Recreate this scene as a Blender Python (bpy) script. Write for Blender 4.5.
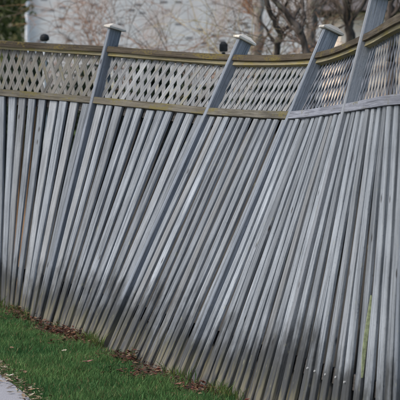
import bpy, math, random
import numpy as np
from mathutils import Vector, Matrix

for o in list(bpy.data.objects): bpy.data.objects.remove(o)
S = bpy.context.scene
COL = S.collection
R = math.radians
rnd = random.Random(11)

# ------------------------------------------------------------------ camera
F, YH, EYE = 2210.0, 63.0, 1.69           # focal length and horizon row in 400 px units, eye height
PITCH = math.atan((200 - YH) / F)
cam = bpy.data.cameras.new('camera')
camo = bpy.data.objects.new('camera', cam); COL.objects.link(camo)
camo.location = (0, 0, EYE); camo.rotation_euler = (R(90) - PITCH, 0, 0)
cam.sensor_fit = 'HORIZONTAL'; cam.sensor_width = 36; cam.lens = F / 400 * 36
cam.clip_start = 0.1; cam.clip_end = 3000
cam.dof.use_dof = True; cam.dof.focus_distance = 11.9; cam.dof.aperture_fstop = 9
S.camera = camo
S.render.resolution_x = 1024; S.render.resolution_y = 1024

# ------------------------------------------------------------------ light
W = bpy.data.worlds.new('World'); S.world = W; W.use_nodes = True
nt = W.node_tree
sky = nt.nodes.new('ShaderNodeTexSky'); sky.sky_type = 'NISHITA'; sky.sun_disc = False
SUN_DIR = Vector((-0.56, -0.20, 0.74)).normalized()      # soft light through thin cloud, high on the left
sky.sun_elevation = math.asin(SUN_DIR.z)
sky.sun_rotation = math.atan2(SUN_DIR.x, SUN_DIR.y)
sky.air_density = 1.0; sky.dust_density = 3.0; sky.ozone_density = 1.0
bg = nt.nodes['Background']; bg.inputs['Strength'].default_value = 0.15
nt.links.new(sky.outputs[0], bg.inputs['Color'])
sl = bpy.data.lights.new('sun', 'SUN'); sl.energy = 1.3; sl.angle = R(20); sl.color = (1.0, 0.95, 0.88)
so = bpy.data.objects.new('sun', sl); COL.objects.link(so)
so.rotation_euler = (-SUN_DIR).to_track_quat('-Z', 'Y').to_euler()
S.view_settings.view_transform = 'Standard'; S.view_settings.look = 'None'
S.view_settings.exposure = 0.60; S.view_settings.gamma = 1

# ------------------------------------------------------------------ pixel helpers (a pixel is only a direction)
FW = Vector((0, math.cos(PITCH), -math.sin(PITCH))); UP = Vector((0, math.sin(PITCH), math.cos(PITCH)))
def ray(u, v): return Vector((1, 0, 0)) * ((u - 200) / F) + UP * ((200 - v) / F) + FW
def ground(u, v):
    d = ray(u, v); return Vector((0, 0, EYE)) + d * (-EYE / d.z)
def at(u, v, Y):
    d = ray(u, v); return Vector((0, 0, EYE)) + d * (Y / d.y)

# ------------------------------------------------------------------ object helpers
def mesh_obj(name, verts, faces, mat=None, parent=None, uvs=None, origin=None, smooth=False):
    if origin is None: origin = parent_loc(parent) if parent else Vector((0, 0, 0))
    me = bpy.data.meshes.new(name)
    me.from_pydata([tuple(Vector(v) - origin) for v in verts], [], faces)
    if uvs:
        ul = me.uv_layers.new(name='UVMap'); k = 0
        for f in faces:
            for i in f: ul.data[k].uv = uvs[i]; k += 1
    if mat: me.materials.append(mat)
    if smooth: me.polygons.foreach_set('use_smooth', [True] * len(me.polygons))
    me.update()
    o = bpy.data.objects.new(name, me); COL.objects.link(o)
    if parent:
        o.parent = parent; o.location = origin - parent_loc(parent)
    else: o.location = origin
    WL[o.name] = origin
    return o
WL = {}
def parent_loc(o): return WL[o.name]
def empty(name, loc):
    o = bpy.data.objects.new(name, None); COL.objects.link(o); o.location = loc; WL[o.name] = Vector(loc)
    o.empty_display_size = 0.2
    return o
def tag(o, label=None, cat=None, group=None, kind=None):
    if label: o['label'] = label
    if cat: o['category'] = cat
    if group: o['group'] = group
    if kind: o['kind'] = kind
    return o
def np_obj(name, V, Fq, mat, col=None, parent=None, smooth=False):
    """verts (n,3), faces (m,k) with equal k, optional per-vertex colour"""
    me = bpy.data.meshes.new(name)
    n, (m, k) = len(V), Fq.shape
    me.vertices.add(n); me.vertices.foreach_set('co', V.astype(np.float32).ravel())
    me.loops.add(m * k); me.loops.foreach_set('vertex_index', Fq.astype(np.int32).ravel())
    me.polygons.add(m); me.polygons.foreach_set('loop_start', np.arange(0, m * k, k, dtype=np.int32))
    if col is not None:
        a = me.color_attributes.new('Col', 'FLOAT_COLOR', 'POINT')
        c = np.ones((n, 4), np.float32); c[:, :3] = col; a.data.foreach_set('color', c.ravel())
    if smooth: me.polygons.foreach_set('use_smooth', np.ones(m, bool))
    me.materials.append(mat); me.update(calc_edges=True); me.validate()
    o = bpy.data.objects.new(name, me); COL.objects.link(o)
    if parent: o.parent = parent; o.location = -parent_loc(parent)
    WL[o.name] = Vector((0, 0, 0))
    return o

# ------------------------------------------------------------------ materials
class NT:
    def __init__(s, name):
        s.m = bpy.data.materials.new(name); s.m.use_nodes = True
        s.t = s.m.node_tree; s.b = s.t.nodes['Principled BSDF']
        s.b.inputs['Specular IOR Level'].default_value = 0.08
    def n(s, ty, **kw):
        x = s.t.nodes.new(ty)
        for k, v in kw.items(): setattr(x, k, v)
        return x
    def l(s, a, b): s.t.links.new(a, b)
    def val(s, x, sock):
        if isinstance(x, (int, float)): sock.default_value = x
        elif isinstance(x, (tuple, list)): sock.default_value = tuple(x) + ((1,) if len(x) == 3 and sock.type == 'RGBA' else ())
        else: s.l(x, sock)
    def math(s, op, a, b=0.0, clamp=False):
        x = s.n('ShaderNodeMath', operation=op); x.use_clamp = clamp
        s.val(a, x.inputs[0]); s.val(b, x.inputs[1]); return x.outputs[0]
    def mix(s, f, a, b, mode='MIX'):
        x = s.n('ShaderNodeMix', data_type='RGBA', blend_type=mode)
        s.val(f, x.inputs[0]); s.val(a, x.inputs[6]); s.val(b, x.inputs[7]); return x.outputs[2]
    def noise(s, vec, scale, detail=3, rough=0.55):
        x = s.n('ShaderNodeTexNoise'); s.l(vec, x.inputs['Vector'])
        x.inputs['Scale'].default_value = scale; x.inputs['Detail'].default_value = detail; x.inputs['Roughness'].default_value = rough
        return x.outputs['Fac']
    def ramp(s, f, lo, hi):
        x = s.n('ShaderNodeMapRange'); x.clamp = True; x.interpolation_type = 'SMOOTHSTEP'
        s.val(f, x.inputs[0]); s.val(lo, x.inputs[1]); s.val(hi, x.inputs[2]); return x.outputs[0]
    def mapping(s, vec, scale=(1, 1, 1)):
        x = s.n('ShaderNodeMapping'); s.l(vec, x.inputs[0]); x.inputs['Scale'].default_value = scale; return x.outputs[0]
    def bump(s, h, strength, dist):
        x = s.n('ShaderNodeBump'); s.l(h, x.inputs['Height'])
        x.inputs['Strength'].default_value = strength; x.inputs['Distance'].default_value = dist
        s.l(x.outputs[0], s.b.inputs['Normal'])

def wood(name, light, dark, moss=0.0, stain=False, mosscol=(0.16, 0.15, 0.035), rough=0.95):
    """weathered timber; UV.x across the piece, UV.y along it, both in metres"""
    t = NT(name)
    uv = t.n('ShaderNodeUVMap').outputs[0]
    oi = t.n('ShaderNodeObjectInfo').outputs['Random']
    off = t.n('ShaderNodeCombineXYZ'); t.l(t.math('MULTIPLY', oi, 37.0), off.inputs[2]); t.l(t.math('MULTIPLY', oi, 3.0), off.inputs[0])
    va = t.n('ShaderNodeVectorMath', operation='ADD'); t.l(uv, va.inputs[0]); t.l(off.outputs[0], va.inputs[1])
    v = va.outputs[0]
    grain = t.noise(t.mapping(v, (190, 4, 1)), 1.0, 5, 0.7)
    streak = t.noise(t.mapping(v, (55, 1.6, 1)), 1.0, 3)
    blot = t.noise(t.mapping(v, (9, 3.0, 1)), 1.0, 4)
    c = t.mix(t.ramp(grain, 0.36, 0.66), dark, light)
    c = t.mix(t.math('MULTIPLY', t.ramp(streak, 0.44, 0.66), 0.6), c, tuple(0.62 * x for x in dark))
    c = t.mix(t.math('MULTIPLY', t.ramp(blot, 0.45, 0.75), 0.45), c, tuple(min(1, 1.22 * x) for x in light))
    spk = t.noise(t.mapping(v, (120, 70, 1)), 1.0, 4, 0.7)
    c = t.mix(t.math('MULTIPLY', t.ramp(spk, 0.56, 0.7), 0.45), c, tuple(0.5 * x for x in dark))
    crk = t.noise(t.mapping(v, (95, 1.1, 1)), 1.0, 2)
    c = t.mix(t.math('MULTIPLY', t.ramp(crk, 0.67, 0.71), 0.8), c, tuple(0.25 * x for x in dark))
    # cold / warm board to board
    c = t.mix(t.math('MULTIPLY', t.ramp(t.math('FRACT', t.math('MULTIPLY', oi, 13.7)), 0.55, 1.0), 0.3), c, (light[0] * 0.92, light[1] * 0.82, light[2] * 0.70))
    br = t.math('ADD', t.math('MULTIPLY', t.math('FRACT', t.math('MULTIPLY', oi, 7.31)), 0.42), 0.76)
    bw = t.n('ShaderNodeCombineXYZ')
    for i in range(3): t.l(br, bw.inputs[i])
    c = t.mix(1.0, c, bw.outputs[0], 'MULTIPLY')
    # knots
    vo = t.n('ShaderNodeTexVoronoi'); t.l(t.mapping(v, (14, 5.5, 1)), vo.inputs['Vector']); vo.inputs['Scale'].default_value = 1.0
    sel = t.n('ShaderNodeSeparateColor'); t.l(vo.outputs['Color'], sel.inputs[0])
    kn = t.math('MULTIPLY', t.math('SUBTRACT', 1.0, t.ramp(vo.outputs['Distance'], 0.05, 0.15)), t.math('GREATER_THAN', sel.outputs[0], 0.80))
    c = t.mix(t.math('MULTIPLY', kn, 0.85), c, (0.03, 0.025, 0.022))
    if stain:
        sx = t.n('ShaderNodeSeparateXYZ'); t.l(uv, sx.inputs[0]); h = sx.outputs[1]
        n1 = t.noise(t.mapping(v, (22, 4.5, 1)), 1.0, 4)
        pos = t.n('ShaderNodeNewGeometry').outputs['Position']
        nw = t.noise(pos, 1.6, 8, 0.68)
        hh = t.math('ADD', t.math('ADD', h, t.math('MULTIPLY', t.math('SUBTRACT', n1, 0.5), -0.5)), t.math('MULTIPLY', t.math('SUBTRACT', nw, 0.5), -0.95))
        d1 = t.math('SUBTRACT', 1.0, t.ramp(hh, 0.20, 0.50))
        c = t.mix(t.math('MULTIPLY', d1, 0.86), c, (0.040, 0.041, 0.040))
        n2 = t.noise(t.mapping(v, (30, 5, 1)), 1.0, 3)
        d2 = t.math('MULTIPLY', t.math('SUBTRACT', 1.0, t.ramp(h, 0.06, 0.30)), t.ramp(n2, 0.46, 0.62))
        c = t.mix(t.math('MULTIPLY', d2, 0.6), c, (0.15, 0.145, 0.08))
        # pale scuffed foot
        d3 = t.math('MULTIPLY', t.math('SUBTRACT', 1.0, t.ramp(h, 0.04, 0.20)), t.ramp(n2, 0.36, 0.6))
        c = t.mix(t.math('MULTIPLY', d3, 0.5), c, (0.20, 0.18, 0.14))
        # thin lichen up high
        n4 = t.noise(t.mapping(v, (40, 18, 1)), 1.0, 4)
        c = t.mix(t.math('MULTIPLY', t.ramp(n4, 0.63, 0.75), 0.35), c, (0.30, 0.30, 0.20))
    if moss:
        n3 = t.noise(t.mapping(v, (16, 3.2, 1)), 1.0, 5, 0.65)
        n5 = t.noise(t.mapping(v, (90, 45, 1)), 1.0, 3)
        mf = t.ramp(t.math('ADD', n3, t.math('MULTIPLY', t.math('SUBTRACT', n5, 0.5), 0.5)), 0.62 - 0.3 * moss, 0.82 - 0.3 * moss)
        c = t.mix(mf, c, mosscol)
    t.l(c, t.b.inputs['Base Color']); t.b.inputs['Roughness'].default_value = rough
    t.bump(t.math('ADD', t.math('ADD', grain, t.math('MULTIPLY', spk, 0.6)), t.math('MULTIPLY', kn, -0.6)), 0.9, 0.004)
    return t.m

M = {}
M['picket'] = wood('weathered_picket', (0.335, 0.365, 0.39), (0.15, 0.167, 0.183), stain=True)
M['back'] = wood('gap_shade_back_board', (0.10, 0.098, 0.095), (0.05, 0.049, 0.048), stain=True)  # back boards coloured dark to deepen the shade in the gaps
M['back_warm'] = wood('orange_back_board', (0.36, 0.23, 0.13), (0.20, 0.125, 0.075))  # orange tone for a couple of back boards in the left bay
M['post'] = wood('weathered_post', (0.31, 0.345, 0.385), (0.19, 0.215, 0.245), stain=True)
M['cap'] = wood('post_cap_timber', (0.70, 0.67, 0.60), (0.46, 0.43, 0.37), moss=0.2, mosscol=(0.13, 0.12, 0.06))
M['toprail'] = wood('mossy_top_rail', (0.115, 0.098, 0.072), (0.048, 0.040, 0.03), moss=0.35, mosscol=(0.13, 0.105, 0.035))
M['mould'] = wood('mossy_moulding', (0.33, 0.30, 0.20), (0.17, 0.15, 0.09), moss=0.5, mosscol=(0.23, 0.195, 0.075))
M['midrail'] = wood('mossy_middle_rail', (0.18, 0.17, 0.14), (0.07, 0.065, 0.052), moss=0.5, mosscol=(0.14, 0.122, 0.05))
M['midrail_clean'] = wood('grey_middle_rail', (0.33, 0.35, 0.39), (0.19, 0.20, 0.23), moss=0.25, mosscol=(0.13, 0.125, 0.06))
M['lattice'] = wood('weathered_lattice', (0.33, 0.345, 0.35), (0.15, 0.157, 0.16), moss=0.15, mosscol=(0.24, 0.22, 0.12))
M['lattice_dull'] = wood('dull_lattice', (0.25, 0.25, 0.235), (0.11, 0.11, 0.103), moss=0.3, mosscol=(0.17, 0.155, 0.085))
M['lattice_grey'] = wood('dark_grey_lattice', (0.20, 0.22, 0.25), (0.11, 0.12, 0.14))
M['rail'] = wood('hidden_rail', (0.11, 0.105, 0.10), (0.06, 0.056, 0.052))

def simple(name, col, rough=0.7, metal=0.0, var=0.25, scale=8.0, bump=0.0, coords='Object'):
    t = NT(name)
    v = t.n('ShaderNodeTexCoord').outputs[coords]
    n = t.noise(v, scale, 4)
    c = t.mix(t.ramp(n, 0.3, 0.7), tuple(x * (1 - var) for x in col), tuple(min(1, x * (1 + var)) for x in col))
    t.l(c, t.b.inputs['Base Color']); t.b.inputs['Roughness'].default_value = rough; t.b.inputs['Metallic'].default_value = metal
    if bump: t.bump(n, 0.6, bump)
    return t.m
M['nail'] = simple('bare_nail', (0.75, 0.75, 0.74), 0.35, 0.6, 0.1, 50)
M['black'] = simple('dark_cap_metal', (0.02, 0.022, 0.024), 0.5, 0.0, 0.3, 30)
M['stem'] = simple('pale_lamp_stem', (0.45, 0.46, 0.45), 0.6, 0.0, 0.2, 30)
M['white'] = simple('white_downpipe_paint', (0.72, 0.76, 0.80), 0.5, 0.0, 0.08, 3)
M['roof'] = simple('roof_shingle', (0.10, 0.09, 0.085), 0.9, 0.0, 0.35, 4)

def leafmat(name, trans=0.25, rough=0.6):
    t = NT(name)
    a = t.n('ShaderNodeVertexColor'); a.layer_name = 'Col'
    t.l(a.outputs[0], t.b.inputs['Base Color']); t.b.inputs['Roughness'].default_value = rough
    tr = t.n('ShaderNodeBsdfTranslucent'); t.l(a.outputs[0], tr.inputs[0])
    mx = t.n('ShaderNodeMixShader'); mx.inputs[0].default_value = trans
    t.l(t.b.outputs[0], mx.inputs[1]); t.l(tr.outputs[0], mx.inputs[2])
    t.l(mx.outputs[0], t.t.nodes['Material Output'].inputs[0])
    return t.m
M['leaf'] = leafmat('leaf_foliage', 0.25)
M['grass'] = leafmat('grass_blade', 0.3, 0.5)
M['litter'] = leafmat('dry_leaf', 0.1, 0.8)

def barkmat(name, a, b, scale=18):
    t = NT(name); v = t.n('ShaderNodeTexCoord').outputs['Object']
    n = t.noise(t.mapping(v, (1, 1, 0.25)), scale, 5, 0.65)
    n2 = t.noise(v, scale * 0.35, 3)
    c = t.mix(t.ramp(n, 0.35, 0.65), a, b)
    c = t.mix(t.math('MULTIPLY', t.ramp(n2, 0.55, 0.7), 0.6), c, (0.20, 0.20, 0.13))
    t.l(c, t.b.inputs['Base Color']); t.b.inputs['Roughness'].default_value = 0.9
    t.bump(n, 0.7, 0.01)
    return t.m
M['bark_dark'] = barkmat('dark_bark', (0.03, 0.026, 0.023), (0.12, 0.10, 0.085))
M['bark_pale'] = barkmat('pale_bark', (0.10, 0.085, 0.075), (0.36, 0.31, 0.27))
M['twig'] = barkmat('ruddy_twig', (0.20, 0.10, 0.055), (0.36, 0.20, 0.12))
M['twig_dark'] = barkmat('dark_twig', (0.08, 0.06, 0.048), (0.20, 0.15, 0.115))
M['twig_straw'] = barkmat('straw_twig', (0.26, 0.22, 0.13), (0.42, 0.34, 0.20))

# ground: soil and thatch under the blades
t = NT('soil_and_thatch'); v = t.n('ShaderNodeTexCoord').outputs['Object']
n1 = t.noise(v, 2.2, 5); n2 = t.noise(v, 30, 4); n3 = t.noise(v, 140, 3)
c = t.mix(t.ramp(n2, 0.35, 0.65), (0.035, 0.055, 0.018), (0.055, 0.085, 0.026))
c = t.mix(t.math('MULTIPLY', t.ramp(n1, 0.55, 0.75), 0.6), c, (0.075, 0.058, 0.038))
c = t.mix(t.math('MULTIPLY', t.ramp(n3, 0.5, 0.7), 0.5), c, (0.03, 0.03, 0.016))
t.l(c, t.b.inputs['Base Color']); t.b.inputs['Roughness'].default_value = 0.95; t.bump(n2, 0.8, 0.02); M['ground'] = t.m
t = NT('bare_soil'); v = t.n('ShaderNodeTexCoord').outputs['Object']
n1 = t.noise(v, 14, 5); n2 = t.noise(v, 90, 4)
c = t.mix(t.ramp(n1, 0.35, 0.65), (0.045, 0.032, 0.024), (0.11, 0.085, 0.062))
c = t.mix(t.math('MULTIPLY', t.ramp(n2, 0.55, 0.7), 0.6), c, (0.16, 0.12, 0.09))
t.l(c, t.b.inputs['Base Color']); t.b.inputs['Roughness'].default_value = 0.95; t.bump(n2, 0.9, 0.012); M['soil'] = t.m
t = NT('worn_asphalt'); v = t.n('ShaderNodeTexCoord').outputs['Object']
n1 = t.noise(v, 3, 4); n2 = t.noise(v, 160, 3, 0.7)
c = t.mix(t.ramp(n2, 0.3, 0.7), (0.21, 0.21, 0.225), (0.36, 0.36, 0.375))
c = t.mix(t.math('MULTIPLY', t.ramp(n1, 0.45, 0.7), 0.4), c, (0.22, 0.215, 0.21))
t.l(c, t.b.inputs['Base Color']); t.b.inputs['Roughness'].default_value = 0.85; t.bump(n2, 0.6, 0.004); M['road'] = t.m

def brick(name, pale, tone2, dark, thr, mortar, warm=None):
    t = NT(name); co = t.n('ShaderNodeTexCoord').outputs['Object']
    sp = t.n('ShaderNodeSeparateXYZ'); t.l(co, sp.inputs[0])
    cb = t.n('ShaderNodeCombineXYZ'); t.l(t.math('ADD', sp.outputs[0], sp.outputs[1]), cb.inputs[0]); t.l(sp.outputs[2], cb.inputs[1])
    b = t.n('ShaderNodeTexBrick'); t.l(cb.outputs[0], b.inputs['Vector'])
    b.inputs['Scale'].default_value = 1; b.inputs['Brick Width'].default_value = 0.19; b.inputs['Row Height'].default_value = 0.072
    b.inputs['Mortar Size'].default_value = 0.006; b.inputs['Color1'].default_value = (0, 0, 0, 1); b.inputs['Color2'].default_value = (1, 1, 1, 1)
    sc = t.n('ShaderNodeSeparateColor'); t.l(b.outputs['Color'], sc.inputs[0]); r = sc.outputs[0]
    c = t.mix(t.ramp(r, 0.3, 0.9), pale, tone2)
    c = t.mix(t.math('LESS_THAN', r, thr), c, dark)
    if warm: c = t.mix(t.math('MULTIPLY', t.ramp(t.noise(co, 0.75, 5), 0.50, 0.60), 0.6), c, warm)
    c = t.mix(b.outputs['Fac'], c, mortar)
    n = t.noise(co, 25, 4); c = t.mix(t.math('MULTIPLY', t.ramp(n, 0.5, 0.75), 0.25), c, tuple(0.6 * x for x in pale))
    t.l(c, t.b.inputs['Base Color']); t.b.inputs['Roughness'].default_value = 0.9
    t.bump(t.math('SUBTRACT', 1.0, b.outputs['Fac']), 0.5, 0.008)
    return t.m
M['brick'] = brick('pale_brick', (0.66, 0.65, 0.63), (0.76, 0.74, 0.71), (0.20, 0.19, 0.19), 0.08, (0.63, 0.62, 0.60), warm=(0.68, 0.55, 0.48))
M['tan'] = brick('tan_brick', (0.80, 0.64, 0.50), (0.84, 0.72, 0.60), (0.66, 0.48, 0.36), 0.12, (0.80, 0.74, 0.66))

# ------------------------------------------------------------------ the ground
def sheet(name, pts, mat, z, kind='structure'):
    o = mesh_obj(name, [(x, y, z) for x, y in pts], [tuple(range(len(pts)))], mat); tag(o, kind=kind); return o
sheet('ground', [(-900, -200), (900, -200), (900, 1500), (-900, 1500)], M['ground'], 0.0)
ROAD_A, ROAD_B = ground(0, 375), ground(30, 400)          # edge of the road seen in the corner
rd = (ROAD_B - ROAD_A).normalized()
def road_x(y): return ROAD_A.x + rd.x / rd.y * (y - ROAD_A.y)
ye = [-20 + i * 0.35 for i in range(230)]
edge = [(road_x(y) + 0.022 * math.sin(y * 5.1) + 0.016 * math.sin(y * 12.3 + 1), y) for y in ye]
sheet('road', [(x - 6, y) for x, y in (edge[0], edge[-1])][::1] + edge[::-1], M['road'], 0.006)

# ------------------------------------------------------------------ the fence: a ruled, leaning, twisting sheet
PX_BASE = [-17, 37, 100, 178, 267, 392]
PX_TOP = [(-26, 39), (105, 45.5), (232, 53.5), (315, 51), (362, 33), (409, 8)]
BASE = [ground(u, 308 + 0.4 * u) for u in PX_BASE]
T_DIR = (BASE[-1] - BASE[0]).normalized(); N_BACK = Vector((-T_DIR.y, T_DIR.x, 0))
if N_BACK.x < 0: N_BACK = -N_BACK
RAIL_H = 1.88
TOP = []
for b, p in zip(BASE, PX_TOP):
    d = ray(*p); C0 = Vector((0, 0, EYE)); TOP.append(C0 + d * ((b - C0).dot(T_DIR) / d.dot(T_DIR)))
# one more bay beyond the frame at either end
BASE = [BASE[0] - T_DIR * 1.36] + BASE + [BASE[-1] + T_DIR * 1.36]
TOP = [BASE[0] + Vector((0, 0, 1.86)) - N_BACK * 0.02] + TOP + [BASE[-1] + Vector((0, 0, 1.89)) + N_BACK * 0.01]
NP = len(BASE)
def cr(P, s):
    s = min(max(s, -0.2), NP - 0.8); i = min(max(int(math.floor(s)), 0), NP - 2); f = s - i
    p1, p2 = P[i], P[i + 1]
    p0 = P[i - 1] if i > 0 else p1 * 2 - p2
    p3 = P[i + 2] if i + 2 < NP else p2 * 2 - p1
    return 0.45 * p1.lerp(p2, f) + 0.55 * 0.5 * ((2 * p1) + (p2 - p0) * f + (2 * p0 - 5 * p1 + 4 * p2 - p3) * f * f + (3 * p1 - p0 - 3 * p2 + p3) * f ** 3)
LEN = [(BASE[i + 1] - BASE[i]).length for i in range(NP - 1)]
def warp(i, a, o, h):
    """bay i, a metres along it, o metres behind the front face, h metres up the leaning fence"""
    s = i + a / LEN[min(i, NP - 2)]
    def P(s): 
        B = cr(BASE, s); return B + (cr(TOP, s) - B) * (h / RAIL_H)
    p = P(s); tg = (P(s + 0.02) - P(s - 0.02)).normalized()
    u = (cr(TOP, s) - cr(BASE, s)).normalized()
    n = tg.cross(u); n.normalize()
    if n.dot(N_BACK) < 0: n = -n
    return p + n * o

fence = empty('wooden_fence', BASE[3])
tag(fence, 'weathered grey board fence with lattice top, buckling and leaning away from the grass', 'fence')

def prism(name, ring, stations, mapf, mat, parent, uvf):
    """cross-section ring [(a,o)...] swept through stations; mapf(station, a, o) -> world"""
    V, U, Fc = [], [], []; k = len(ring)
    for s in stations:
        for (a, o) in ring:
            V.append(mapf(s, a, o)); U.append(uvf(s, a, o))
    for j in range(len(stations) - 1):
        for q in range(k):
            q2 = (q + 1) % k
            Fc.append((j * k + q, j * k + q2, (j + 1) * k + q2, (j + 1) * k + q))
    Fc.append(tuple(range(k))[::-1]); Fc.append(tuple((len(stations) - 1) * k + q for q in range(k)))
    return mesh_obj(name, V, Fc, mat, parent, U)

HMID0, HMID1 = 1.490, 1.534     # middle rail
HL1 = 1.818                     # top of lattice
HM1 = 1.841                     # top of moulding
nails = []
def board(name, i, a0, w, o0, th, h0, h1, mat, bow=0.004, tilt=0.0):
    c = 0.003; hw = w / 2
    ring = [(-hw + c, 0), (hw - c, 0), (hw, c), (hw, th), (-hw, th), (-hw, c)]
    ph = rnd.uniform(0, 6.28); st = [h0 + (h1 - h0) * q / 4 for q in range(5)]; tw = rnd.uniform(-0.06, 0.06)
    def mp(h, a, o):
        f = (h - h0) / (h1 - h0); da = bow * math.sin(3.1416 * f + 0.5 * ph) + tilt * (f - 0.5)
        do = 0.003 * math.sin(6.28 * f + ph) + tw * (f - 0.5) * a
        return warp(i, a0 + a + da, o0 + o + do, h)
    return prism(name, ring, st, mp, mat, fence, lambda h, a, o: (a + o * 0.7, h))

NPK = 11
EDGES = []
for i in range(NP - 1):
    L = LEN[i]; clear = L - 0.0386; pitch = clear / NPK
    for k in range(NPK):
        a = 0.0193 + 0.006 + (k + 0.5) * (clear - 0.008) / NPK + rnd.uniform(-0.006, 0.006)
        w = rnd.uniform(0.069, 0.085) if i < 3 else rnd.uniform(0.062, 0.080)
        bd = board('picket', i, a, w, 0.012 + rnd.uniform(-0.004, 0.004), rnd.uniform(0.013, 0.017), rnd.uniform(-0.03, 0.012), HMID0 - 0.002 - rnd.uniform(0, 0.004),
                   M['picket'], rnd.uniform(-0.008, 0.008), rnd.uniform(-0.013, 0.013))
        if i == 5: EDGES.append((a - w / 2, a + w / 2))
        if i == 5 and 2 <= k <= 6:     # bare nail heads along the lower rail
            hn = 0.275 + rnd.uniform(-0.008, 0.008); an = a + rnd.uniform(-0.012, 0.012)
            V = []; Fc = []
            for o_ in (0.0150, 0.0068):
                for q in range(8): V.append(warp(i, an + 0.0050 * math.cos(q * 0.7854), o_, hn + 0.0050 * math.sin(q * 0.7854)))
            Fc = [tuple(range(8, 16))] + [(q, (q + 1) % 8, 8 + (q + 1) % 8, 8 + q) for q in range(8)]
            mesh_obj('nail', V, Fc, M['nail'], bd)
    # boards nailed to the far side, over the gaps
    for k in range(NPK + 1):
        a = 0.0193 + k * pitch + rnd.uniform(-0.01, 0.01); w = rnd.uniform(0.080, 0.096)
        a = min(max(a, 0.0193 + w / 2 + 0.002), L - 0.0193 - w / 2 - 0.002)
        if (i, k) in ((1, 3), (5, 5)): w *= 0.5; a += 0.02
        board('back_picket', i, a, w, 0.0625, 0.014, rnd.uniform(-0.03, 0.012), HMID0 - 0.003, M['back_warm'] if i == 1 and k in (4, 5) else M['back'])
    # two lower rails hidden between the boards
    st = [0.0193 + clear * q / 6 for q in range(7)]
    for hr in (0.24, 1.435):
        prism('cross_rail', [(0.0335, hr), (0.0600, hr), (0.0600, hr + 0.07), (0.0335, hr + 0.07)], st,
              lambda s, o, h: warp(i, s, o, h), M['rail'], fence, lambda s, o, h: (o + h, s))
    # middle rail, a flat length of timber the boards butt under
    st = [0.0195 + (clear - 0.0004) * q / 8 for q in range(9)]
    jo = rnd.uniform(-0.003, 0.002)
    mr = prism('middle_rail', [(0.003 + jo, HMID0), (0.003 + jo, HMID1 - 0.004), (0.007 + jo, HMID1), (0.084, HMID1), (0.084, HMID0)], st,
          lambda s, o, h: warp(i, s, o, h), M['midrail'] if i < 4 else M['midrail_clean'], fence, lambda s, o, h: (o + h, s + i * 1.7))
    if i >= 4: mr['label'] = 'cleaner grey stretch of the middle rail'
    prism('top_rail', [(0.007, HM1), (0.007, RAIL_H - 0.006), (0.013, RAIL_H), (0.080, RAIL_H), (0.084, RAIL_H - 0.006), (0.084, HM1)], st,
          lambda s, o, h: warp(i, s, o, h - 0.004 * math.sin(3.14 * s / L)), M['toprail'], fence, lambda s, o, h: (o + h, s + i * 1.7))
    # lattice panel: thin moulding above and below, crossed slats between
    lp = prism('lattice_panel', [(0.024, HL1), (0.024, HM1 - 0.001), (0.074, HM1 - 0.001), (0.074, HL1)], st,
               lambda s, o, h: warp(i, s, o, h), M['mould'], fence, lambda s, o, h: (o + h, s + i * 1.7))
    H0, H1 = HMID1 + 0.001, HL1; A0, A1 = 0.0195, L - 0.0195
    dp = (A1 - A0) / 16.0; hw = 0.0205 if i < 4 else 0.0120; KS = 0.55; TH = 0.0035 if i < 4 else 0.0024
    if i >= 5: hw, TH = 0.0105, 0.0012
    for sgn in (1, -1):
        of = 0.052 if sgn == 1 else 0.052 + TH + 0.0006
        c0 = -4 if sgn == 1 else 0
        for k in range(-4, 21):
            # centre line a = ac + sgn*(h-H0); clip strip polygon to the panel
            ac = A0 + k * dp + (0.0 if sgn == 1 else 0.5 * dp) + rnd.uniform(-0.004, 0.004)
            if sgn == -1: ac += (H1 - H0) * 0.1
            wv = hw * rnd.uniform(0.94, 1.06)
            poly = [(ac - wv, H0), (ac + wv, H0), (ac + wv + sgn * KS * (H1 - H0), H1), (ac - wv + sgn * KS * (H1 - H0), H1)]
            def clip(poly, lim, keep_less):
                out = []
                for q in range(len(poly)):
                    p, r = poly[q], poly[(q + 1) % len(poly)]
                    ip = (p[0] <= lim) if keep_less else (p[0] >= lim); ir = (r[0] <= lim) if keep_less else (r[0] >= lim)
                    if ip: out.append(p)
                    if ip != ir:
                        f = (lim - p[0]) / (r[0] - p[0]); out.append((lim, p[1] + f * (r[1] - p[1])))
                return out
            poly = clip(clip(poly, A1, True), A0, False) if True else poly
            if len(poly) < 3: continue
            if max(p[1] for p in poly) - min(p[1] for p in poly) < 0.02: continue
            n = len(poly); V = []; U = []
            for o_ in (of, of + TH):
                for (a, h) in poly:
                    V.append(warp(i, a, o_, h)); al = (a * sgn * KS + h) * 0.876; ax = (a * sgn - h * KS) * 0.876; U.append((ax, al))
            Fc = [tuple(range(n))[::-1], tuple(range(n, 2 * n))] + [(q, (q + 1) % n, n + (q + 1) % n, n + q) for q in range(n)]
            mesh_obj('lattice_slat', V, Fc, M['lattice' if 1 < i < 4 else ('lattice_dull' if i < 2 else 'lattice_grey')], lp, U)

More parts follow.
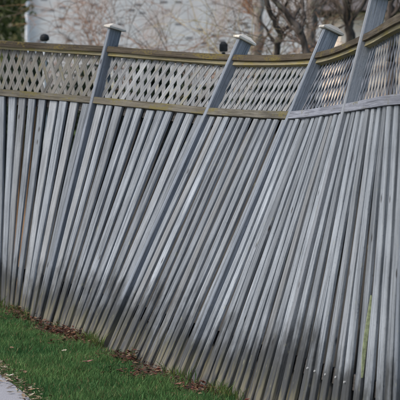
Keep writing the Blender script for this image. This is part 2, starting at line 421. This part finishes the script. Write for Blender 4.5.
# posts, each with its cap
PTOP = [2.02, 2.00, 1.98, 2.035, 2.055, 2.085, 2.08, 2.05]
CAPW = [0.062] * 8
for j in range(NP):
    hp = PTOP[j]; ch = 0.004; x0 = 0.019; d0 = 0.086
    ring = [(-x0 + ch, -0.003), (x0 - ch, -0.003), (x0, ch - 0.003), (x0, d0 - ch), (x0 - ch, d0), (-x0 + ch, d0), (-x0, d0 - ch), (-x0, ch - 0.003)]
    st = [-0.05, 0.4, 0.9, 1.4, hp]
    # a post stays straight and square: use the frame at its own foot
    b, tp = BASE[j], TOP[j]; u = (tp - b).normalized()
    p0 = warp(min(j, NP - 2), 0 if j < NP - 1 else LEN[-1], 0.0, 1.0); p1 = warp(min(j, NP - 2), 0 if j < NP - 1 else LEN[-1], 1.0, 1.0)
    nb = (p1 - p0); nb = (nb - u * nb.dot(u)).normalized(); tg = u.cross(nb)
    if tg.dot(T_DIR) < 0: tg = -tg
    mp = lambda h, a, o: b + u * h + tg * a + nb * o
    po = prism('post', ring, st, mp, M['post'], fence, lambda h, a, o: (a + o * 0.8, h))
    cs = [(hp, 0.94), (hp + 0.003, 1.0), (hp + 0.013, 1.0), (hp + 0.034, 0.42)]; wa, wo = 0.044, 0.062
    V = []; Fc = []; U = []
    tl = rnd.uniform(-0.05, 0.05)
    for h, w in cs:
        for sa, so_ in ((-1, -1), (1, -1), (1, 1), (-1, 1)):
            V.append(mp(h + tl * wa * w * sa + 0.003, wa * w * sa, 0.041 + wo * w * so_)); U.append((wa * w * sa, wo * w * so_ + h))
    for q in range(3):
        for r in range(4): Fc.append((q * 4 + r, q * 4 + (r + 1) % 4, q * 4 + 4 + (r + 1) % 4, q * 4 + 4 + r))
    Fc += [(3, 2, 1, 0), (12, 13, 14, 15)]
    mesh_obj('cap', V, Fc, M['cap'], po, U)

# ------------------------------------------------------------------ soil strip, grass, leaf litter
nr = np.random.default_rng(5)
def fx(y):       # fence foot x at depth y
    return BASE[0].x + T_DIR.x / T_DIR.y * (y - BASE[0].y)
ys = [7.0 + 0.12 * q for q in range(90)]
L1 = [(fx(y) - 0.15 - 0.05 * math.sin(y * 3.3) - 0.03 * math.sin(y * 9.1), y) for y in ys]
L2 = [(fx(y) + 0.10, y) for y in ys]
V = [(x, y, 0.004) for x, y in L1] + [(x, y, 0.004) for x, y in L2]; n = len(ys)
tag(mesh_obj('soil_strip', V, [(q, q + 1, n + q + 1, n + q) for q in range(n - 1)], M['soil']), kind='structure')

def blades(name, X, Y, hgt, wid, col, mat):
    n = len(X); ang = nr.uniform(0, 2 * np.pi, n); bend = nr.uniform(0.1, 0.75, n) * hgt; ba = nr.uniform(0, 2 * np.pi, n)
    wx, wy = np.cos(ang) * wid / 2, np.sin(ang) * wid / 2; bx, by = np.cos(ba) * bend, np.sin(ba) * bend
    V = np.zeros((n, 5, 3))
    V[:, 0] = np.stack([X - wx, Y - wy, np.zeros(n)], 1); V[:, 1] = np.stack([X + wx, Y + wy, np.zeros(n)], 1)
    V[:, 2] = np.stack([X - wx * .8 + bx * .35, Y - wy * .8 + by * .35, hgt * .6], 1); V[:, 3] = np.stack([X + wx * .8 + bx * .35, Y + wy * .8 + by * .35, hgt * .6], 1)
    V[:, 4] = np.stack([X + bx, Y + by, hgt], 1)
    idx = np.arange(n)[:, None] * 5
    T = np.concatenate([idx + np.array([[0, 1, 3]]), idx + np.array([[0, 3, 2]]), idx + np.array([[2, 3, 4]])])
    return np_obj(name, V.reshape(-1, 3), T, mat, np.repeat(col, 5, 0))
def patch(x, y, s): return np.sin(x * 3.1 * s + 1.3 * np.sin(y * 2.3 * s)) * np.sin(y * 2.7 * s + 0.9 * np.sin(x * 4.1 * s))
n = 190000
Y = nr.uniform(8.5, 18.0, n); fxs = BASE[0].x + T_DIR.x / T_DIR.y * (Y - BASE[0].y); rxs = ROAD_A.x + rd.x / rd.y * (Y - ROAD_A.y)
X = rxs + (fxs - rxs) * nr.uniform(-0.02, 0.98, n)
wob = 0.05 * np.sin(Y * 3.3) + 0.03 * np.sin(Y * 9.1)
dist_f = fxs - X; dist_r = X - rxs
keep = nr.uniform(0, 1, n) < np.clip((dist_f - 0.05 - wob) / 0.14, 0.06, 1) * np.clip((dist_r - 0.02) / 0.14, 0.05, 1) * np.clip(0.8 + 0.5 * patch(X, Y, 2.0), 0.3, 1)
X, Y = X[keep], Y[keep]; n = len(X)
hh = nr.uniform(0.014, 0.05, n) * (1 + 0.25 * patch(X, Y, 2.6))
t_ = np.clip(0.5 + 0.4 * patch(X, Y, 1.6) + nr.normal(0, 0.2, n), 0, 1)[:, None]
col = np.array([[0.045, 0.125, 0.042]]) * (1 - t_) + np.array([[0.12, 0.215, 0.07]]) * t_
dry = nr.uniform(0, 1, n) < 0.09; col[dry] = np.array([0.22, 0.19, 0.09]) * nr.uniform(0.6, 1.1, (dry.sum(), 1))
g = blades('grass', X, Y, hh, nr.uniform(0.0025, 0.0065, n), col, M['grass'])
tag(g, 'short dark green lawn grass between fence and road', 'grass', kind='stuff')

def leaves(name, X, Y, Z, size, cols, mat, tilt=0.5):
    n = len(X); a = nr.uniform(0, 2 * np.pi, n); tx = nr.normal(0, tilt, n); ty = nr.normal(0, tilt, n); cu = nr.uniform(-0.9, 1.1, n)
    # outline: tip, two sides, middle rib, stem
    pl = np.array([[1, 0], [0.35, 0.42], [-0.45, 0.38], [-0.9, 0], [-0.45, -0.38], [0.35, -0.42], [0, 0]])
    ca, sa = np.cos(a)[:, None], np.sin(a)[:, None]; asp = nr.uniform(0.6, 1.1, n)[:, None]
    lx, ly = pl[None, :, 0] * np.ones((n, 1)), pl[None, :, 1] * asp
    lz = cu[:, None] * (np.abs(ly) * 0.9 + 0.35 * lx ** 2) + tx[:, None] * lx * 0.5 + ty[:, None] * ly * 0.5
    s = size[:, None] / 2
    V = np.stack([X[:, None] + s * (lx * ca - ly * sa), Y[:, None] + s * (lx * sa + ly * ca), Z[:, None] + s * lz], 2)
    V[:, :, 2] = np.maximum(V[:, :, 2], 0.008) if name in ('leaf_litter', 'road_edge_litter') else V[:, :, 2]
    idx = np.arange(n)[:, None] * 7
    T = np.concatenate([idx + np.array([[6, q, (q + 1) % 6]]) for q in range(6)])
    return np_obj(name, V.reshape(-1, 3), T, mat, np.repeat(cols, 7, 0))
BROWN = np.array([[0.105, 0.050, 0.032], [0.16, 0.085, 0.050], [0.075, 0.045, 0.035], [0.15, 0.055, 0.042], [0.24, 0.16, 0.10], [0.055, 0.040, 0.032]])
n = 7500
Y = nr.uniform(8.5, 17.5, n); fxs = BASE[0].x + T_DIR.x / T_DIR.y * (Y - BASE[0].y)
clump = np.clip(0.5 + 0.5 * np.sin(Y * 4.3 + 1.2) + 0.4 * np.sin(Y * 9.7), 0.12, 1)
dd = np.abs(nr.normal(0.07, 0.09, n)) * (0.5 + clump)
k = nr.uniform(0, 1, n) < clump; Y, fxs, dd = Y[k], fxs[k], dd[k]; n = len(Y)
for (mu, mv, mn, mr) in ((22, 317, 420, 0.06), (64, 336, 220, 0.06), (90, 340, 480, 0.075), (142, 362, 200, 0.05), (35, 326, 90, 0.06), (205, 392, 100, 0.05)):
    q = ground(mu, mv); Y = np.concatenate([Y, q.y + nr.normal(0, mr * 1.8, mn)]); fq = BASE[0].x + T_DIR.x / T_DIR.y * (Y[-mn:] - BASE[0].y)
    fxs = np.concatenate([fxs, fq]); dd = np.concatenate([dd, np.abs(nr.normal(0.05, 0.04, mn))]); n += mn
zz = nr.uniform(0.012, 0.04, n); zz[-1510:] += np.clip(np.abs(nr.normal(0, 0.020, 1510)), 0, 0.045) * np.clip(1 - dd[-1510:] / 0.12, 0.1, 1)
litter = leaves('leaf_litter', fxs - dd, Y, zz, nr.uniform(0.008, 0.042, n), BROWN[nr.integers(0, 6, n)] * nr.uniform(0.5, 1.15, (n, 1)), M['litter'])
tag(litter, 'brown and reddish fallen leaves heaped along the foot of the fence', 'leaves', kind='stuff')
n = 1500
Y = nr.uniform(7.5, 18.0, n); rxs = ROAD_A.x + rd.x / rd.y * (Y - ROAD_A.y)
STRAW = np.array([[0.30, 0.25, 0.17], [0.20, 0.15, 0.10], [0.40, 0.35, 0.26], [0.12, 0.08, 0.055], [0.26, 0.18, 0.11]])
rl = leaves('road_edge_litter', rxs + nr.normal(0.025, 0.045, n), Y, nr.uniform(0.012, 0.03, n), nr.uniform(0.018, 0.05, n), STRAW[nr.integers(0, 5, n)] * nr.uniform(0.7, 1.2, (n, 1)), M['litter'], 0.35)
tag(rl, 'straw coloured leaf crumbs and grit along the road edge', 'leaves', kind='stuff')
# weeds and grass tufts against the boards
n = 3600
Y = nr.uniform(9.0, 17.0, n); k = nr.uniform(0, 1, n) < np.clip(np.sin(Y * 6.1) * np.sin(Y * 2.7 + 0.6) + 0.05, 0, 1); Y = Y[k]; n = len(Y)
fxs = BASE[0].x + T_DIR.x / T_DIR.y * (Y - BASE[0].y)
X = fxs - np.abs(nr.normal(0.02, 0.025, n))
t_ = nr.uniform(0, 1, n)[:, None]
col = np.array([[0.05, 0.11, 0.03]]) * (1 - t_) + np.array([[0.17, 0.19, 0.06]]) * t_
tw = blades('grass_tuft', X, Y, nr.uniform(0.04, 0.11, n), nr.uniform(0.004, 0.007, n), col, M['grass'])
tag(tw, 'taller yellow green grass tufts growing against the boards', 'grass', kind='stuff')

# a weed blade caught in a gap between the boards on the right, turned edge-on to them
gaps = [(EDGES[q][1] + 0.004, EDGES[q + 1][0]) for q in range(len(EDGES) - 1)]
def u_of(p): q = p - Vector((0, 0, EYE)); return 200 + F * q.x / q.dot(FW)
WEED_A = min((g[0] for g in gaps), key=lambda a_: abs(u_of(warp(5, a_, 0.03, 0.55)) - 366.5))
V = []
for da in (0.0, 0.002):
    for q in range(9):
        f = q / 8; hh_ = 0.31 + 0.36 * f; ww = 0.0085 * math.sin(math.pi * min(1.0, 0.06 + f * 0.92)) ** 0.6 + 0.0008; c_ = 0.019 - 0.003 * math.sin(f * 5)
        V += [warp(5, WEED_A + da + 0.012 * f, c_ - ww, hh_), warp(5, WEED_A + da + 0.012 * f, c_ + ww, hh_)]
Fc = []
for q in range(8):
    a_, b_ = 2 * q, 18 + 2 * q
    Fc += [(a_, a_ + 1, a_ + 3, a_ + 2), (b_ + 2, b_ + 3, b_ + 1, b_), (a_, a_ + 2, b_ + 2, b_), (a_ + 3, a_ + 1, b_ + 1, b_ + 3)]
weed = mesh_obj('weed_blade', V, Fc, simple('yellow_green_blade', (0.52, 0.56, 0.30), 0.7, 0, 0.3, 60), None, origin=Vector(V[0]))
tag(weed, 'yellow green plant blade caught in a gap between the boards at right', 'plant')

# single fallen leaves out on the grass
def one_leaf(u, v, size, col, rot, label):
    p = ground(u, v); V = []
    for (lx, ly, lz) in ((1, 0, .25), (.4, .5, .18), (-.1, .42, .05), (-.5, .46, .12), (-.9, 0, .10), (-.5, -.44, .16), (-.1, -.4, .04), (.4, -.5, .22), (0, 0, 0)):
        c, s = math.cos(rot), math.sin(rot); V.append(p + Vector(((lx * c - ly * s) * size, (lx * s + ly * c) * size, 0.036 + lz * size)))
    Fc = [(8, q, (q + 1) % 8) for q in range(8)]
    Vb = V + [w - Vector((0, 0, 0.0015)) for w in V]
    Fc = Fc + [(17, 9 + (q + 1) % 8, 9 + q) for q in range(8)] + [(q, 9 + q, 9 + (q + 1) % 8, (q + 1) % 8) for q in range(8)]
    m = simple('fallen_leaf_colour', col, 0.8, 0, 0.35, 60)
    o = mesh_obj('fallen_leaf', Vb, Fc, m, None, origin=p)
    tag(o, label, 'leaf', 'single leaves lying out on the grass')
one_leaf(88, 368, 0.036, (0.24, 0.12, 0.10), 0.4, 'pinkish brown fallen leaf lying alone in the middle of the grass')
one_leaf(64, 357, 0.026, (0.34, 0.31, 0.22), 1.2, 'small pale straw leaf on the grass below the leaf heap')
one_leaf(12, 354, 0.024, (0.17, 0.12, 0.07), 2.0, 'small tan fallen leaf on the grass near the left edge')
one_leaf(178, 391, 0.028, (0.19, 0.10, 0.07), 0.9, 'brown fallen leaf on the grass nearest the bottom edge')
one_leaf(10, 382, 0.022, (0.66, 0.60, 0.50), 0.2, 'pale cream leaf fragment at the road edge')

# ------------------------------------------------------------------ behind the fence: houses
def box_mesh(x0, x1, y0, y1, z0, z1):
    V = [(x, y, z) for z in (z0, z1) for (x, y) in ((x0, y0), (x1, y0), (x1, y1), (x0, y1))]
    return V, [(3, 2, 1, 0), (4, 5, 6, 7), (0, 1, 5, 4), (1, 2, 6, 5), (2, 3, 7, 6), (3, 0, 4, 7)]
def gable(x0, x1, y0, y1, z, rise, ov):
    V = [(x0 - ov, y0 - ov, z), (x1 + ov, y0 - ov, z), (x1 + ov, y1 + ov, z), (x0 - ov, y1 + ov, z),
         (x0 - ov, (y0 + y1) / 2, z + rise), (x1 + ov, (y0 + y1) / 2, z + rise)]
    return V, [(3, 2, 1, 0), (0, 1, 5, 4), (2, 3, 4, 5), (3, 0, 4), (1, 2, 5)]
HY = 58.0
hx0, hx1 = at(27, 30, HY).x, at(352, 30, HY).x
house = empty('brick_house', ((hx0 + hx1) / 2, HY, 0))
tag(house, 'pale grey brick house with scattered dark bricks behind the fence', 'house')
V, Fc = box_mesh(hx0, hx1, HY, HY + 9, 0, 5.4); mesh_obj('wall', V, Fc, M['brick'], house)
V, Fc = gable(hx0, hx1, HY, HY + 9, 5.43, 3.0, 0.5); mesh_obj('roof', V, Fc, M['roof'], house)
def tube(pts, radii, sides=6, V=None, Fc=None):
    if V is None: V, Fc = [], []
    b0 = len(V); up = Vector((0.13, 0.37, 0.92))
    for q, p in enumerate(pts):
        d = (pts[min(q + 1, len(pts) - 1)] - pts[max(q - 1, 0)]).normalized()
        x = d.cross(up)
        if x.length < 1e-3: x = d.cross(Vector((1, 0, 0)))
        x.normalize(); y = d.cross(x)
        for r in range(sides):
            an = 6.2832 * r / sides; V.append(p + (x * math.cos(an) + y * math.sin(an)) * radii[q])
    for q in range(len(pts) - 1):
        for r in range(sides):
            r2 = (r + 1) % sides; Fc.append((b0 + q * sides + r, b0 + q * sides + r2, b0 + (q + 1) * sides + r2, b0 + (q + 1) * sides + r))
    Fc.append(tuple(b0 + r for r in range(sides))[::-1]); e = b0 + (len(pts) - 1) * sides; Fc.append(tuple(e + r for r in range(sides)))
    return V, Fc
V, Fc = tube([Vector((hx0 + 0.02, HY - 0.09, z)) for z in (0.1, 1.5, 3, 5.3)], [0.062] * 4, 10)
mesh_obj('downpipe', V, Fc, M['white'], house, smooth=True)
GY = 40.0
gx0 = at(341, 30, GY).x
garage = empty('tan_brick_outbuilding', (gx0 + 3, GY, 0))
tag(garage, 'warm tan brick outbuilding glimpsed through the rightmost lattice', 'building')
V, Fc = box_mesh(gx0, gx0 + 6, GY, GY + 6, 0, 2.6); mesh_obj('wall', V, Fc, M['tan'], garage)
V, Fc = gable(gx0, gx0 + 6, GY, GY + 6, 2.63, 1.6, 0.35); mesh_obj('roof', V, Fc, M['roof'], garage)

# two lamp posts in the garden behind
def lamp_post(u, v0, v1, wpx, Y, rnd_cap, label):
    top = at(u, v0, Y); bot = at(u, v1, Y); sc = F / Y; w = wpx / sc / 2
    r = empty('garden_lamp_post', (top.x, Y, 0)); tag(r, label, 'lamp post', 'garden lamp posts behind the fence')
    V, Fc = tube([Vector((top.x, Y, z)) for z in (0, 0.6, bot.z)], [w * 0.5, w * 0.45, w * 0.42], 10); mesh_obj('stem', V, Fc, M['stem'] if rnd_cap else M['black'], r, smooth=False)
    h = top.z - bot.z
    prof = [(0.55, 0), (1, 0.2), (1, 0.55), (0.75, 0.85), (0.25, 1.0)] if rnd_cap else [(0.8, 0), (1, 0.08), (1, 0.75), (0.86, 0.8), (0.5, 1.0)]
    sd = 14 if rnd_cap else 4; V, Fc = [], []
    for q, (rr, zz) in enumerate(prof):
        for k in range(sd):
            an = 6.2832 * (k + 0.5) / sd; V.append(Vector((top.x + w * rr * math.cos(an) * (1 if rnd_cap else 1.3), Y + w * rr * math.sin(an) * (1 if rnd_cap else 1.3), bot.z + 0.002 + h * zz)))
    for q in range(len(prof) - 1):
        for k in range(sd): Fc.append((q * sd + k, q * sd + (k + 1) % sd, (q + 1) * sd + (k + 1) % sd, (q + 1) * sd + k))
    Fc += [tuple(range(sd))[::-1], tuple((len(prof) - 1) * sd + k for k in range(sd))]
    mesh_obj('cap', V, Fc, M['black'], r)
lamp_post(44.5, 34, 41.5, 9.5, 20.0, True, 'garden post with a rounded black cap rising above the left top rail')
lamp_post(223.5, 42, 52, 9, 20.0, False, 'black square capped garden post just left of the second tall post')

# ------------------------------------------------------------------ vegetation
def foliage(cx, cy, cz, rx, ry, rz, n, size, c0, c1, shape=0.0, clumps=26):
    """leaf-sized faces gathered in clumps through an uneven volume"""
    cc = nr.normal(0, 1, (clumps, 3)); cc /= np.linalg.norm(cc, axis=1)[:, None]; cc *= nr.uniform(0.35, 0.95, (clumps, 1))
    cr_ = nr.uniform(0.16, 0.38, clumps); ci = nr.integers(0, clumps, n)
    P = cc[ci] + np.clip(nr.normal(0, 1, (n, 3)), -1.6, 1.6) * cr_[ci][:, None] * 0.55
    if shape: P[:, :2] *= np.clip(1 - shape * (P[:, 2:3] + 1) / 2, 0.12, 1)
    P = P * np.array([rx, ry, rz]) + np.array([cx, cy, cz]); P[:, 2] = np.maximum(P[:, 2], 0.03)
    t_ = np.clip(nr.uniform(0, 1, (clumps, 1))[ci] * 0.7 + nr.uniform(0, 0.3, (n, 1)), 0, 1)
    col = np.array([c0]) * (1 - t_) + np.array([c1]) * t_
    d = nr.normal(0, 1, (n, 3)); d /= np.linalg.norm(d, axis=1)[:, None]; e = np.cross(d, nr.normal(0, 1, (n, 3))); e /= np.linalg.norm(e, axis=1)[:, None]
    s = (size * nr.uniform(0.6, 1.3, n))[:, None]
    V = np.stack([P + d * s, P + e * s * 0.42, P - d * s * 0.8, P - e * s * 0.42], 1).reshape(-1, 3)
    return V, np.arange(n)[:, None] * 4 + np.array([[0, 1, 2, 3]]), np.repeat(col, 4, 0)
def shrub(name, label, u, Y, z, rx, n, size, c0, c1, group=None, shape=0.2, cat='shrub', base=0.0):
    x = at(u, 60, Y).x; r = empty(name, (x, Y, 0)); tag(r, label, cat, group)
    V, Fc = [], []
    for q in range(6):
        an = q * 1.05; e = Vector((x + rx * 0.5 * math.cos(an), Y + rx * 0.4 * math.sin(an), z * 0.75))
        tube([Vector((x + 0.03 * math.cos(an), Y + 0.03 * math.sin(an), 0)), Vector((x, Y, 0)).lerp(e, 0.5) + Vector((0.02, 0, 0.03)), e], [0.025, 0.018, 0.006], 5, V, Fc)
    mesh_obj('stem', V, Fc, M['bark_dark'], r)
    V, Q, c = foliage(x, Y, base + (z - base) / 2, rx, rx * 0.8, (z - base) / 2, n, size, c0, c1, shape)
    np_obj('crown', V, Q, M['leaf'], c, r)
    return r
DG0, DG1 = (0.022, 0.032, 0.020), (0.060, 0.075, 0.045)
SHRUBS = [(-20, 26, 1.88, 'dark evergreen shrub behind the lattice at the left edge'),
          (32, 24, 1.86, 'dark evergreen shrub behind the lattice below the round black cap'),
          (85, 26, 1.84, 'dark evergreen shrub behind the lattice beside the first tall post'),
          (138, 23, 1.74, 'dark evergreen shrub behind the left half of the second lattice'),
          (188, 25, 1.80, 'dark evergreen shrub behind the right half of the second lattice'),
          (240, 22, 1.78, 'dark evergreen shrub behind the lattice right of the second tall post'),
          (288, 24, 1.76, 'dark evergreen shrub behind the lattice left of the third tall post')]
for (u, Y, z, lab) in SHRUBS:
    shrub('evergreen_shrub', lab, u, Y, z, 0.55, 6500, 0.045, DG0, DG1, 'evergreen shrubs behind the fence')
shrub('yellow_green_shrub', 'yellow green shrub at the house corner behind the left end of the fence', 15, 30, 2.12, 0.28, 2200, 0.05, (0.07, 0.10, 0.025), (0.30, 0.30, 0.10))
def leafy_tree(label, u, Y, h, rx, n, c0, c1, trunk_r, size=0.09, base=1.0, mat='bark_dark'):
    x = at(u, 20, Y).x; r = empty('leafy_tree', (x, Y, 0)); tag(r, label, 'tree', 'leafy trees left of the pale house')
    V, Fc = tube([Vector((x + 0.05 * math.sin(z * 2.1), Y, z)) for z in (0, h * .25, h * .5, h * .75, h * .92)], [trunk_r * 1.3, trunk_r, trunk_r * .8, trunk_r * .5, 0.02], 8)
    for q in range(16):
        z0 = h * rnd.uniform(0.15, 0.8); an = rnd.uniform(0, 6.28); e = Vector((x + rx * .8 * math.cos(an), Y + rx * .8 * math.sin(an), z0 + 0.5))
        tube([Vector((x, Y, z0)), Vector((x, Y, z0)).lerp(e, .5) + Vector((0, 0, .1)), e], [trunk_r * .4, trunk_r * .25, .008], 5, V, Fc)
    mesh_obj('trunk', V, Fc, M[mat], r, smooth=True)
    V, Q, c = foliage(x, Y, base + (h - base) / 2, rx, rx, (h - base) / 2, n, size, c0, c1, 0.0, 60); np_obj('crown', V, Q, M['leaf'], c, r)
leafy_tree('dark green leafy tree at the left edge beyond the fence', -4, 46, 6.5, 0.75, 3200, (0.05, 0.07, 0.025), (0.22, 0.25, 0.10), 0.09)
leafy_tree('sparse olive tree between the dark tree and the white downpipe', 16, 62, 7.0, 0.6, 2600, (0.06, 0.07, 0.03), (0.34, 0.33, 0.15), 0.08)

def px_branch(pts, Y, dY, V, Fc, sides=7, jag=0.0):
    """branch given as (u, v, width) in photo pixels, standing at depth Y"""
    P, Rr = [], []
    for q, (u, v, w) in enumerate(pts):
        yy = Y + dY * q / max(1, len(pts) - 1); P.append(at(u, v, yy) + Vector((rnd.uniform(-jag, jag), 0, rnd.uniform(-jag, jag)))); Rr.append(w / 2 * yy / F)
    # subdivide smoothly
    PP, RR = [], []
    for q in range(len(P) - 1):
        for f in (0, 0.33, 0.66): PP.append(P[q].lerp(P[q + 1], f) + Vector((rnd.uniform(-1, 1), 0, rnd.uniform(-1, 1))) * Rr[q] * 0.35); RR.append((Rr[q] * (1 - f) + Rr[q + 1] * f) * rnd.uniform(0.9, 1.12))
    PP.append(P[-1]); RR.append(Rr[-1]); tube(PP, RR, sides, V, Fc); return PP, RR
def grow(p, d, ln, r, depth, V, Fc, wig=0.35, grav=0.0, kids=4, sides=4):
    pts, rr = [p.copy()], [r]; dd = d.normalized(); seg = 5
    for q in range(seg):
        dd = (dd + Vector((rnd.uniform(-wig, wig), rnd.uniform(-wig, wig), rnd.uniform(-wig, wig) + grav))).normalized()
        pts.append(pts[-1] + dd * ln / seg); rr.append(max(0.0022, r * (1 - 0.8 * (q + 1) / seg)))
    tube(pts, rr, sides, V, Fc)
    if depth > 0:
        for k in range(kids):
            q = rnd.randint(1, seg); dv = (pts[q] - pts[q - 1]).normalized()
            nd = (dv + Vector((rnd.uniform(-1, 1), rnd.uniform(-1, 1), rnd.uniform(-0.7, 0.9))) * 0.9).normalized()
            grow(pts[q], nd, ln * rnd.uniform(0.45, 0.7), max(0.003, rr[q] * 0.7), depth - 1, V, Fc, wig, grav, kids, 3 if depth < 2 else sides)

# bare shrubs in front of the pale wall: long ruddy arching canes
def bare_shrub(label, u, Y, n, mat, ln, spread, r0=0.010, kids=4, grp='bare shrubs behind the fence', lean=0.0, depth=2):
    x = at(u, 60, Y).x; r = empty('bare_shrub', (x, Y, 0)); tag(r, label, 'shrub', grp)
    Vs, Fs, Vc, Fcn = [], [], [], []
    for q in range(n):
        an = rnd.uniform(0, 6.28); b = Vector((x + 0.12 * math.cos(an), Y + 0.12 * math.sin(an), 0))
        m = b + Vector((lean * 0.3 + spread * 0.35 * math.cos(an), spread * 0.35 * math.sin(an), rnd.uniform(0.9, 1.4)))
        tube([b, b.lerp(m, 0.5) + Vector((0.02, 0, 0.04)), m], [r0 * 1.5, r0 * 1.25, r0], 5, Vs, Fs)
        grow(m, Vector((lean + spread * math.cos(an), spread * math.sin(an), 1.0)), ln * rnd.uniform(0.7, 1.2), r0, depth, Vc, Fcn, 0.3, -0.08, kids)
    mesh_obj('stem', Vs, Fs, M[mat], r); mesh_obj('crown', Vc, Fcn, M[mat], r)
bare_shrub('ruddy twiggy bare shrub just right of the first tall post', 140, 30, 10, 'twig', 1.4, 0.55, 0.010, 5)
bare_shrub('ruddy twiggy bare shrub behind the middle of the second lattice', 176, 32, 12, 'twig', 1.5, 0.8, 0.010, 5)
bare_shrub('dark twiggy bare shrub left of the second tall post', 212, 27, 7, 'twig_dark', 1.4, 0.7, 0.010, 5)
bare_shrub('straw coloured bare shrub right behind the second tall post', 248, 25, 8, 'twig_straw', 1.3, 0.7, 0.010, 4)
bare_shrub('thin dark bare shrub by the house corner at the left', 40, 50, 7, 'twig_dark', 1.8, 0.55, 0.010, 4, lean=0.1)
bare_shrub('ruddy tangled bare shrub behind the third tall post', 328, 27, 7, 'twig', 1.4, 0.5, 0.009, 4)

def bare_tree(label, Y, branches, mat, tmat, foot, twigs=26, lnt=0.8, seed=1):
    rnd.seed(seed)
    f = at(foot[0], 62, Y); r = empty('bare_tree', (f.x, Y, 0)); tag(r, label, 'tree', 'bare trees behind the fence')
    V, Fc = [], []; ends = []
    fb = at(branches[0][0][0], branches[0][0][1], Y)
    tube([Vector((f.x, Y, -0.05)), Vector((f.x, Y, 0)).lerp(fb, 0.5), fb], [foot[1] * 0.5 * Y / F * 1.25, foot[1] * 0.5 * Y / F * 1.05, foot[1] * 0.5 * Y / F], 9, V, Fc)
    for br in branches:
        PP, RR = px_branch(br, Y, rnd.uniform(-0.4, 0.4), V, Fc); ends.append((PP, RR))
    mesh_obj('trunk', V, Fc, M[mat], r, smooth=True)
    V, Fc = [], []
    for q in range(twigs):
        PP, RR = rnd.choice(ends); k = rnd.randint(1, len(PP) - 1); dv = (PP[k] - PP[k - 1]).normalized()
        grow(PP[k], dv + Vector((rnd.uniform(-1, 1), rnd.uniform(-1, 1), rnd.uniform(-.5, .8))), lnt * rnd.uniform(.6, 1.2), max(0.006, RR[k] * 0.35), 2, V, Fc, 0.3, 0.02, 4)
    mesh_obj('crown', V, Fc, M[tmat], r)
bare_tree('bare tree with dark forking limbs between the second and third tall posts', 24,
    [[(276, 62, 7), (277, 48, 6.5), (280, 34, 6), (274, 20, 5.5), (267, 6, 5), (262, -20, 4.5)],
     [(280, 34, 5), (289, 26, 4.5), (296, 14, 4), (301, 2, 3.5), (308, -20, 3)],
     [(277, 46, 4), (270, 36, 3), (266, 28, 2.6), (258, 18, 2.2)],
     [(274, 20, 3), (284, 8, 2.6), (292, -8, 2.2)]], 'bark_dark', 'twig_dark', (277, 8), 13, 0.6, 3)
bare_tree('slender bare tree with a dark slanting trunk left of the third tall post', 23,
    [[(309, 62, 8), (305, 48, 7.5), (300, 34, 7), (294, 22, 6.5), (286, 12, 6), (272, -2, 5.5), (262, -20, 5)],
     [(300, 34, 4), (304, 18, 3.5), (303, 4, 3), (300, -20, 2.5)],
     [(305, 46, 3.5), (296, 40, 3), (288, 36, 2.5)]], 'bark_dark', 'twig_dark', (309, 9), 12, 0.6, 5)
bare_tree('pale barked bare tree trunk immediately left of the third tall post', 28,
    [[(309, 62, 13), (310, 45, 12.5), (312, 25, 12), (314, 8, 11), (316, -20, 10)],
     [(313, 18, 5), (322, 6, 4.5), (330, -14, 4)]], 'bark_pale', 'twig_dark', (309, 13.5), 14, 0.7, 7)
bare_tree('bare tree with a grey trunk behind the straw shrub', 34,
    [[(256, 62, 11), (257, 40, 10.5), (259, 20, 10), (260, 0, 9.5), (262, -30, 9)],
     [(259, 22, 4), (250, 8, 3.5), (244, -8, 3)]], 'bark_pale', 'twig', (256, 11.5), 16, 0.8, 9)
bare_tree('dark bare tree between the third and fourth tall posts', 26,
    [[(350, 62, 10), (350, 42, 9.5), (349, 24, 9), (346, 8, 8), (344, -20, 7)],
     [(349, 24, 5), (358, 12, 4.5), (366, 0, 4), (376, -18, 3.5)],
     [(348, 18, 4), (339, 8, 3.5), (331, -4, 3)]], 'bark_dark', 'twig_dark', (350, 10.5), 13, 0.6, 13)
bare_tree('dark bare tree trunk at the right edge above the top rail', 24,
    [[(391, 62, 9), (391, 40, 8.5), (390, 20, 8), (391, 4, 7.5), (394, -20, 7)],
     [(390, 18, 4), (400, 6, 3.5), (410, -8, 3)]], 'bark_dark', 'twig_dark', (391, 9.5), 14, 0.7, 17)
